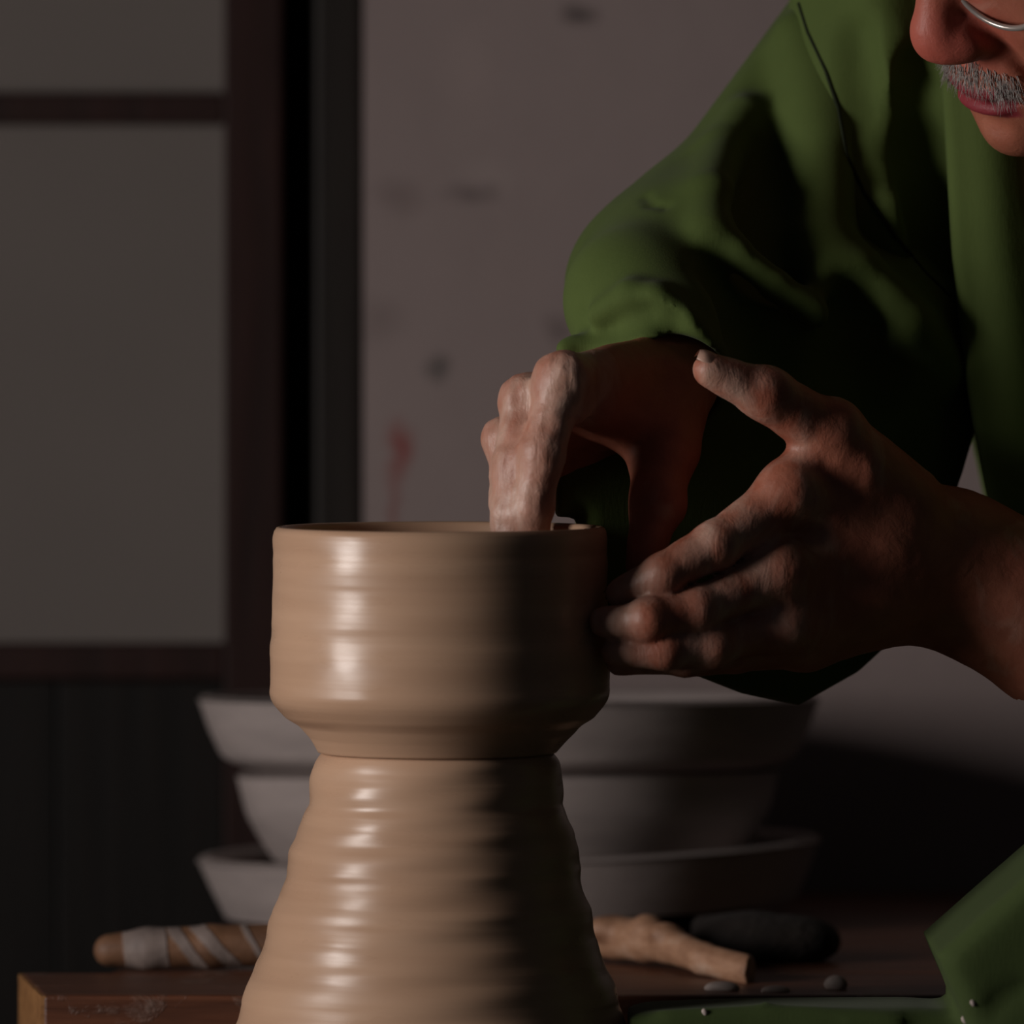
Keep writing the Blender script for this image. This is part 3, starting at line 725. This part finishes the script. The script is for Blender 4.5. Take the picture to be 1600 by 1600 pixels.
# --- jacket
jk = []
SR0 = P(1405, 120, .265)
def polyprism(pts_px, y0, y1, half, rad, sl=0.0, sx0=0.0):
    """rounded slab whose face outline is given at depth y0 (top) .. y1 (bottom)"""
    pts = A([P(a, b, (y0+y1)/2) for a, b in pts_px])[:, [0, 2]]
    zt, zb = pts[:, 1].max(), pts[:, 1].min()
    def fn(p):
        q = p[..., [0, 2]]; d2 = np.full(q.shape[:-1], 1e9); s = np.ones(q.shape[:-1])
        n = len(pts)
        for i in range(n):
            a, b = pts[i], pts[i-1]; e = b-a; w = q-a
            t = np.clip((w@e)/(e@e), 0, 1); pr = w-t[..., None]*e
            d2 = np.minimum(d2, (pr**2).sum(-1))
            c1 = q[..., 1] >= a[1]; c2 = q[..., 1] < b[1]; c3 = e[0]*w[..., 1] > e[1]*w[..., 0]
            flip = (c1 & c2 & c3) | (~c1 & ~c2 & ~c3)
            s = np.where(flip, -s, s)
        dd = s*np.sqrt(d2)+rad
        yc = y0+(y1-y0)*np.clip((zt-p[..., 2])/(zt-zb), 0, 1)
        dy = np.abs(p[..., 1]-yc-sl*(p[..., 0]-sx0))*(1/math.sqrt(1+sl*sl))-(half-rad)
        return np.minimum(np.maximum(dd, dy), 0)+np.sqrt(np.maximum(dd, 0)**2+np.maximum(dy, 0)**2)-rad
    return fn
# sleeve of the arm over the pot, with its wide hanging lower edge
EL = P(992, 456, .18)
slv = [(cone(P(1418, 128, .26), P(1004, 436, .18), .086, .028), 'u', 0)]
slv += [(cone(P(1000, 440, .165), P(1096, 400, .135), .030, .034), 'u', .02)]
slv += [(cone(EL, P(1000, 470, .10), .037, .041), 'u', .015)]
slv += [(cone(P(1004, 470, .11), P(1036, 530, .070), .041, .038), 'u', .012)]
slv += [(cone(P(1050, 440, .13), P(1066, 520, .088), .040, .034), 'u', .014)]
slv += [(cone(P(965, 515, .075), P(884, 546, .060), .016, .006), 'u', .014)]
slv += [(cone(P(1100, 420, .17), P(1300, 560, .19), .056, .080), 'u', .04)]
droop = polyprism([(862, 660), (1000, 560), (1180, 480), (1490, 470), (1530, 640), (1512, 740), (1470, 890), (1425, 985), (1345, 1055), (1250, 1105), (1160, 1085), (1075, 1050), (960, 990), (898, 900), (900, 806), (866, 804)], .10, .10, .045, .014, .45, .04)
slv += [(droop, 'u', .03)]
base = list(slv)
def on(px, py, inset=0.0):
    p = ray_surf(base, px, py); return p+A((0, inset, 0))
def ridge(pts, r, inset, k=.012):
    ins = inset if isinstance(inset, (list, tuple)) else [inset]*len(pts)
    q = [on(a, b, c) for (a, b), c in zip(pts, ins)]; rr = r if isinstance(r, (list, tuple)) else [r]*len(q)
    return [(grp(chain(q, rr, .004)), 'u', k)]
def valley(pts, r, inset, k=.02):
    ins = inset if isinstance(inset, (list, tuple)) else [inset]*len(pts)
    q = [on(a, b, c) for (a, b), c in zip(pts, ins)]; rr = r if isinstance(r, (list, tuple)) else [r]*len(q)
    return [(grp(chain(q, rr, .004)), 's', k)]
slv += valley([(1215, 70), (1198, 200), (1192, 320), (1205, 400)], [.018, .030, .030, .024], [-.014, -.017, -.015, -.012], .022)
slv += valley([(1240, 380), (1245, 430), (1272, 482)], [.014, .016, .010], -.006, .014)
slv += ridge([(1255, 60), (1288, 220), (1288, 380), (1284, 490)], [.016, .018, .015, .009], [.010, .007, -.001, -.006], .02)
slv += ridge([(1112, 366), (1150, 395), (1210, 445), (1278, 498), (1330, 540)], [.008, .0085, .0085, .008, .006], [-.001, -.006, -.010, -.010, -.004], .012)
slv += ridge([(1165, 175), (1135, 230), (1116, 300), (1110, 362)], [.006, .010, .010, .008], [.006, .004, .002, .0], .02)
slv += valley([(1125, 430), (1165, 495), (1225, 545)], [.009, .016, .012], -.006, .018)
slv += ridge([(1290, 395), (1340, 430), (1420, 510), (1475, 580)], [.010, .014, .014, .010], [.0, -.004, -.002, .002], .02)
slv += valley([(1330, 480), (1330, 560), (1360, 620)], [.012, .016, .016], -.006, .02)
# cuff folds
slv += valley([(900, 500), (945, 498), (990, 470)], [.006, .009, .006], -.004, .010)
slv += ridge([(935, 492), (985, 462), (1025, 468), (1065, 500), (1100, 540)], [.006, .008, .008, .007, .006], .002, .010)
slv += valley([(960, 520), (1010, 492), (1050, 508), (1085, 545)], [.004, .006, .006, .004], -.002, .008)
slv += valley([(1008, 306), (1018, 318), (1040, 322)], .0018, -.0004, .004)
# opening for the hand
slv += [(cone(P(1045, 585, .09), P(1060, 640, .0), .028, .036), 's', .003)]
seam_pts = [(1248, 5), (1262, 50), (1290, 110), (1310, 170), (1322, 240), (1350, 300), (1400, 370), (1450, 430), (1492, 470)]
jf = [(polyprism([(1330, -200), (1345, 150), (1400, 330), (1480, 455), (1515, 640), (1548, 790), (1640, 960), (1720, 1150), (1800, 1560), (2330, 1560), (2250, -200)], .30, .27, .13, .07), 'u', 0)]
jf += [(cone(P(1408, -80, .225), P(1380, 330, .212), .062, .062), 'u', .03)]
jf += [(cone(P(1985, 190, .06), P(2115, 960, .05), .085, .07), 'u', .03)]           # other sleeve, outside the frame
jf += [(cone(H(-.05, 0, -.07), H(-.06, 0, -.20), .066, .066), 's', .01)]                 # neck opening
jf += [(cone(P(2110, 900, .05), P(2140, 1240, .10), .056, .060), 's', .004)]
base = list(jf)
jf += ridge([(1378, -10), (1392, 120), (1398, 260), (1430, 380)], [.012, .013, .012, .008], .004, .02)
jf += valley([(1428, 105), (1455, 230), (1476, 390)], [.010, .024, .020], -.002, .012)
jf += valley([(1338, 60), (1350, 180), (1365, 270)], [.008, .010, .006], -.004, .016)
base = list(jf)
slo = A((P(850, 0, .2)[0], -.03, P(0, 1130, .2)[2])); shi = A((P(1580, 0, .25)[0], .40, P(0, -260, .25)[2]))
tag(link('jacket_sleeve', sdf_mesh('jacket_sleeve', slv, slo, shi, .0025), m_green, person), 'loose green sleeve gathered in folds at the elbow')
jlo = A((P(1200, 0, .2)[0], -.24, P(0, 1600, .25)[2])); jhi = A((P(2420, 0, .25)[0], .40, P(0, -300, .25)[2]))
link('jacket_front', sdf_mesh('jacket_front', jf, jlo, jhi, .0042), m_green, person)
# seam where the sleeve is set in: a thin dark tube painting the shade of the groove
both = [(grp(slv), 'u', 0), (grp(jf), 'u', 0)]
base = both
sp3 = [on(a, b, -.0003) for a, b in seam_pts]
dense = []
for i in range(len(sp3)-1):
    for t in np.linspace(0, 1, 6, endpoint=False):
        q = HOR
        dense.append(sp3[i]*(1-t)+sp3[i+1]*t)
def onw(p):
    s = PX*(CAM_D+p[1])/CAM_D
    r = ray_surf(both, 800+p[0]/s, HOR+(CAM_Z-p[2])/s); return r if r is not None else p
dense = [onw(p) for p in dense]
tube('sleeve_seam', dense, .0011, False, m_seam, person, 6)
# collar band
band = polyprism([(1468, 60), (1478, 200), (1488, 400), (1508, 600), (1538, 760), (1560, 860), (1700, 860), (1650, 560), (1605, 300), (1590, 60)], .155, .125, .014, .006)
cb = [(band, 'u', 0)]
base = list(cb)
cb += ridge([(1540, 150), (1560, 400), (1600, 700)], [.008, .008, .008], .004, .02)
tag(link('collar_band', sdf_mesh('collar_band', cb, A((P(1440, 0, .1)[0], .06, P(0, 900, .1)[2])), A((P(1730, 0, .1)[0], .20, P(0, 20, .1)[2])), .0022), m_green, person), 'wide flat collar band of the green jacket')

# --- trousers over the knees
def hull_sdf(c, h, rad, rx, ry, rz):
    R = np.array((Matrix.Rotation(rz, 3, 'Z') @ Matrix.Rotation(ry, 3, 'Y') @ Matrix.Rotation(rx, 3, 'X')))
    return rbox(c, h, rad, R)
HIP = P(2120, 1620, .30)
tr = [(polyprism([(1452, 1474), (1530, 1405), (1660, 1292), (2000, 1250), (2200, 1700), (1700, 1760), (1512, 1610)], -.02, -.02, .085, .012), 'u', 0)]
tr += [(polyprism([(980, 1580), (1010, 1572), (1180, 1566), (1420, 1565), (1700, 1585), (1700, 1760), (1100, 1760), (985, 1640)], -.02, -.02, .045, .014), 'u', .004)]
tr += [(cone(P(1700, 1780, .06), HIP, .07, .11), 'u', .02), (cone(P(1800, 1600, -.02), HIP, .085, .11), 'u', .04)]
tr += [(cone(P(1740, 1780, -.03), (P(1640, 0, 0)[0], -.05, .08), .075, .055), 'u', .02), (cone(P(1280, 1800, .075), (P(1330, 0, 0)[0]+.12, .10, .08), .05, .05), 'u', .01)]
tr += [(cone(P(1290, 1800, .0), P(1700, 1800, .03), .06, .07), 'u', .01)]
base = list(tr)
tr += ridge([(1040, 1590), (1200, 1580), (1400, 1596)], .004, .0, .008)
tr += valley([(1540, 1600), (1560, 1565), (1600, 1540)], .003, -.001, .006)
tlo = A((P(940, 0, .1)[0], -.20, .05)); thi = A((P(2500, 0, .3)[0], .44, P(0, 1220, 0)[2]))
tag(link('trousers', sdf_mesh('trousers', tr, tlo, thi, .0048), m_trouser, person), 'green work trousers spotted with clay')
m_shoe = M('dark_slipper', 0.7); m_shoe.col(m_shoe.mix(m_shoe.noise(20), srgb(40, 36, 34), srgb(56, 50, 46)))
for (x, y) in ((P(1640, 0, 0)[0], -.05), (P(1330, 0, 0)[0]+.12, .10)):
    sh = [(cone((x+.03, y, .04), (x-.11, y, .033), .04, .032), 'u', 0), (cone((x, y, .05), (x, y, .11), .042, .04), 'u', .02), (rbox((x, y, -.05), (.4, .2, .052), .001), 's', .002)]
    link('slipper', sdf_mesh('slipper', sh, (x-.2, y-.1, -.02), (x+.13, y+.1, .17), .004), m_shoe.m, person)
# clay splashes on the trousers
for (a, b, r) in ((1519, 1566, .0013), (1506, 1592, .0016), (1100, 1580, .0014)):
    p = ray_surf(tr, a, b)
    ops = [(ell(p, (r, r*.7, r*1.1)), 'u', 0), (ell(p+A((r*.6, 0, -r)), (r*.7, r*.6, r*.9)), 'u', r)]
    link('clay_splash', sdf_mesh('clay_splash', ops, p-r*3.5, p+r*3.5, .0004), m_crumb.m, person)
# stool under the person
st = empty('stool', (HIP[0], HIP[1], 0)); tag(st, 'low wooden stool under the seated person', 'stool')
zs = HIP[2]-.105
link('seat', box_mesh('seat', (HIP[0]-.17, HIP[1]-.15, zs-.03), (HIP[0]+.17, HIP[1]+.15, zs), .006), m_plank, st, smooth=False)
for a in (-1, 1):
    for b in (-1, 1):
        link('leg', box_mesh('leg', (HIP[0]+a*.13-.02, HIP[1]+b*.11-.02, 0), (HIP[0]+a*.13+.02, HIP[1]+b*.11+.02, zs-.03), .003), m_plank, st, smooth=False)
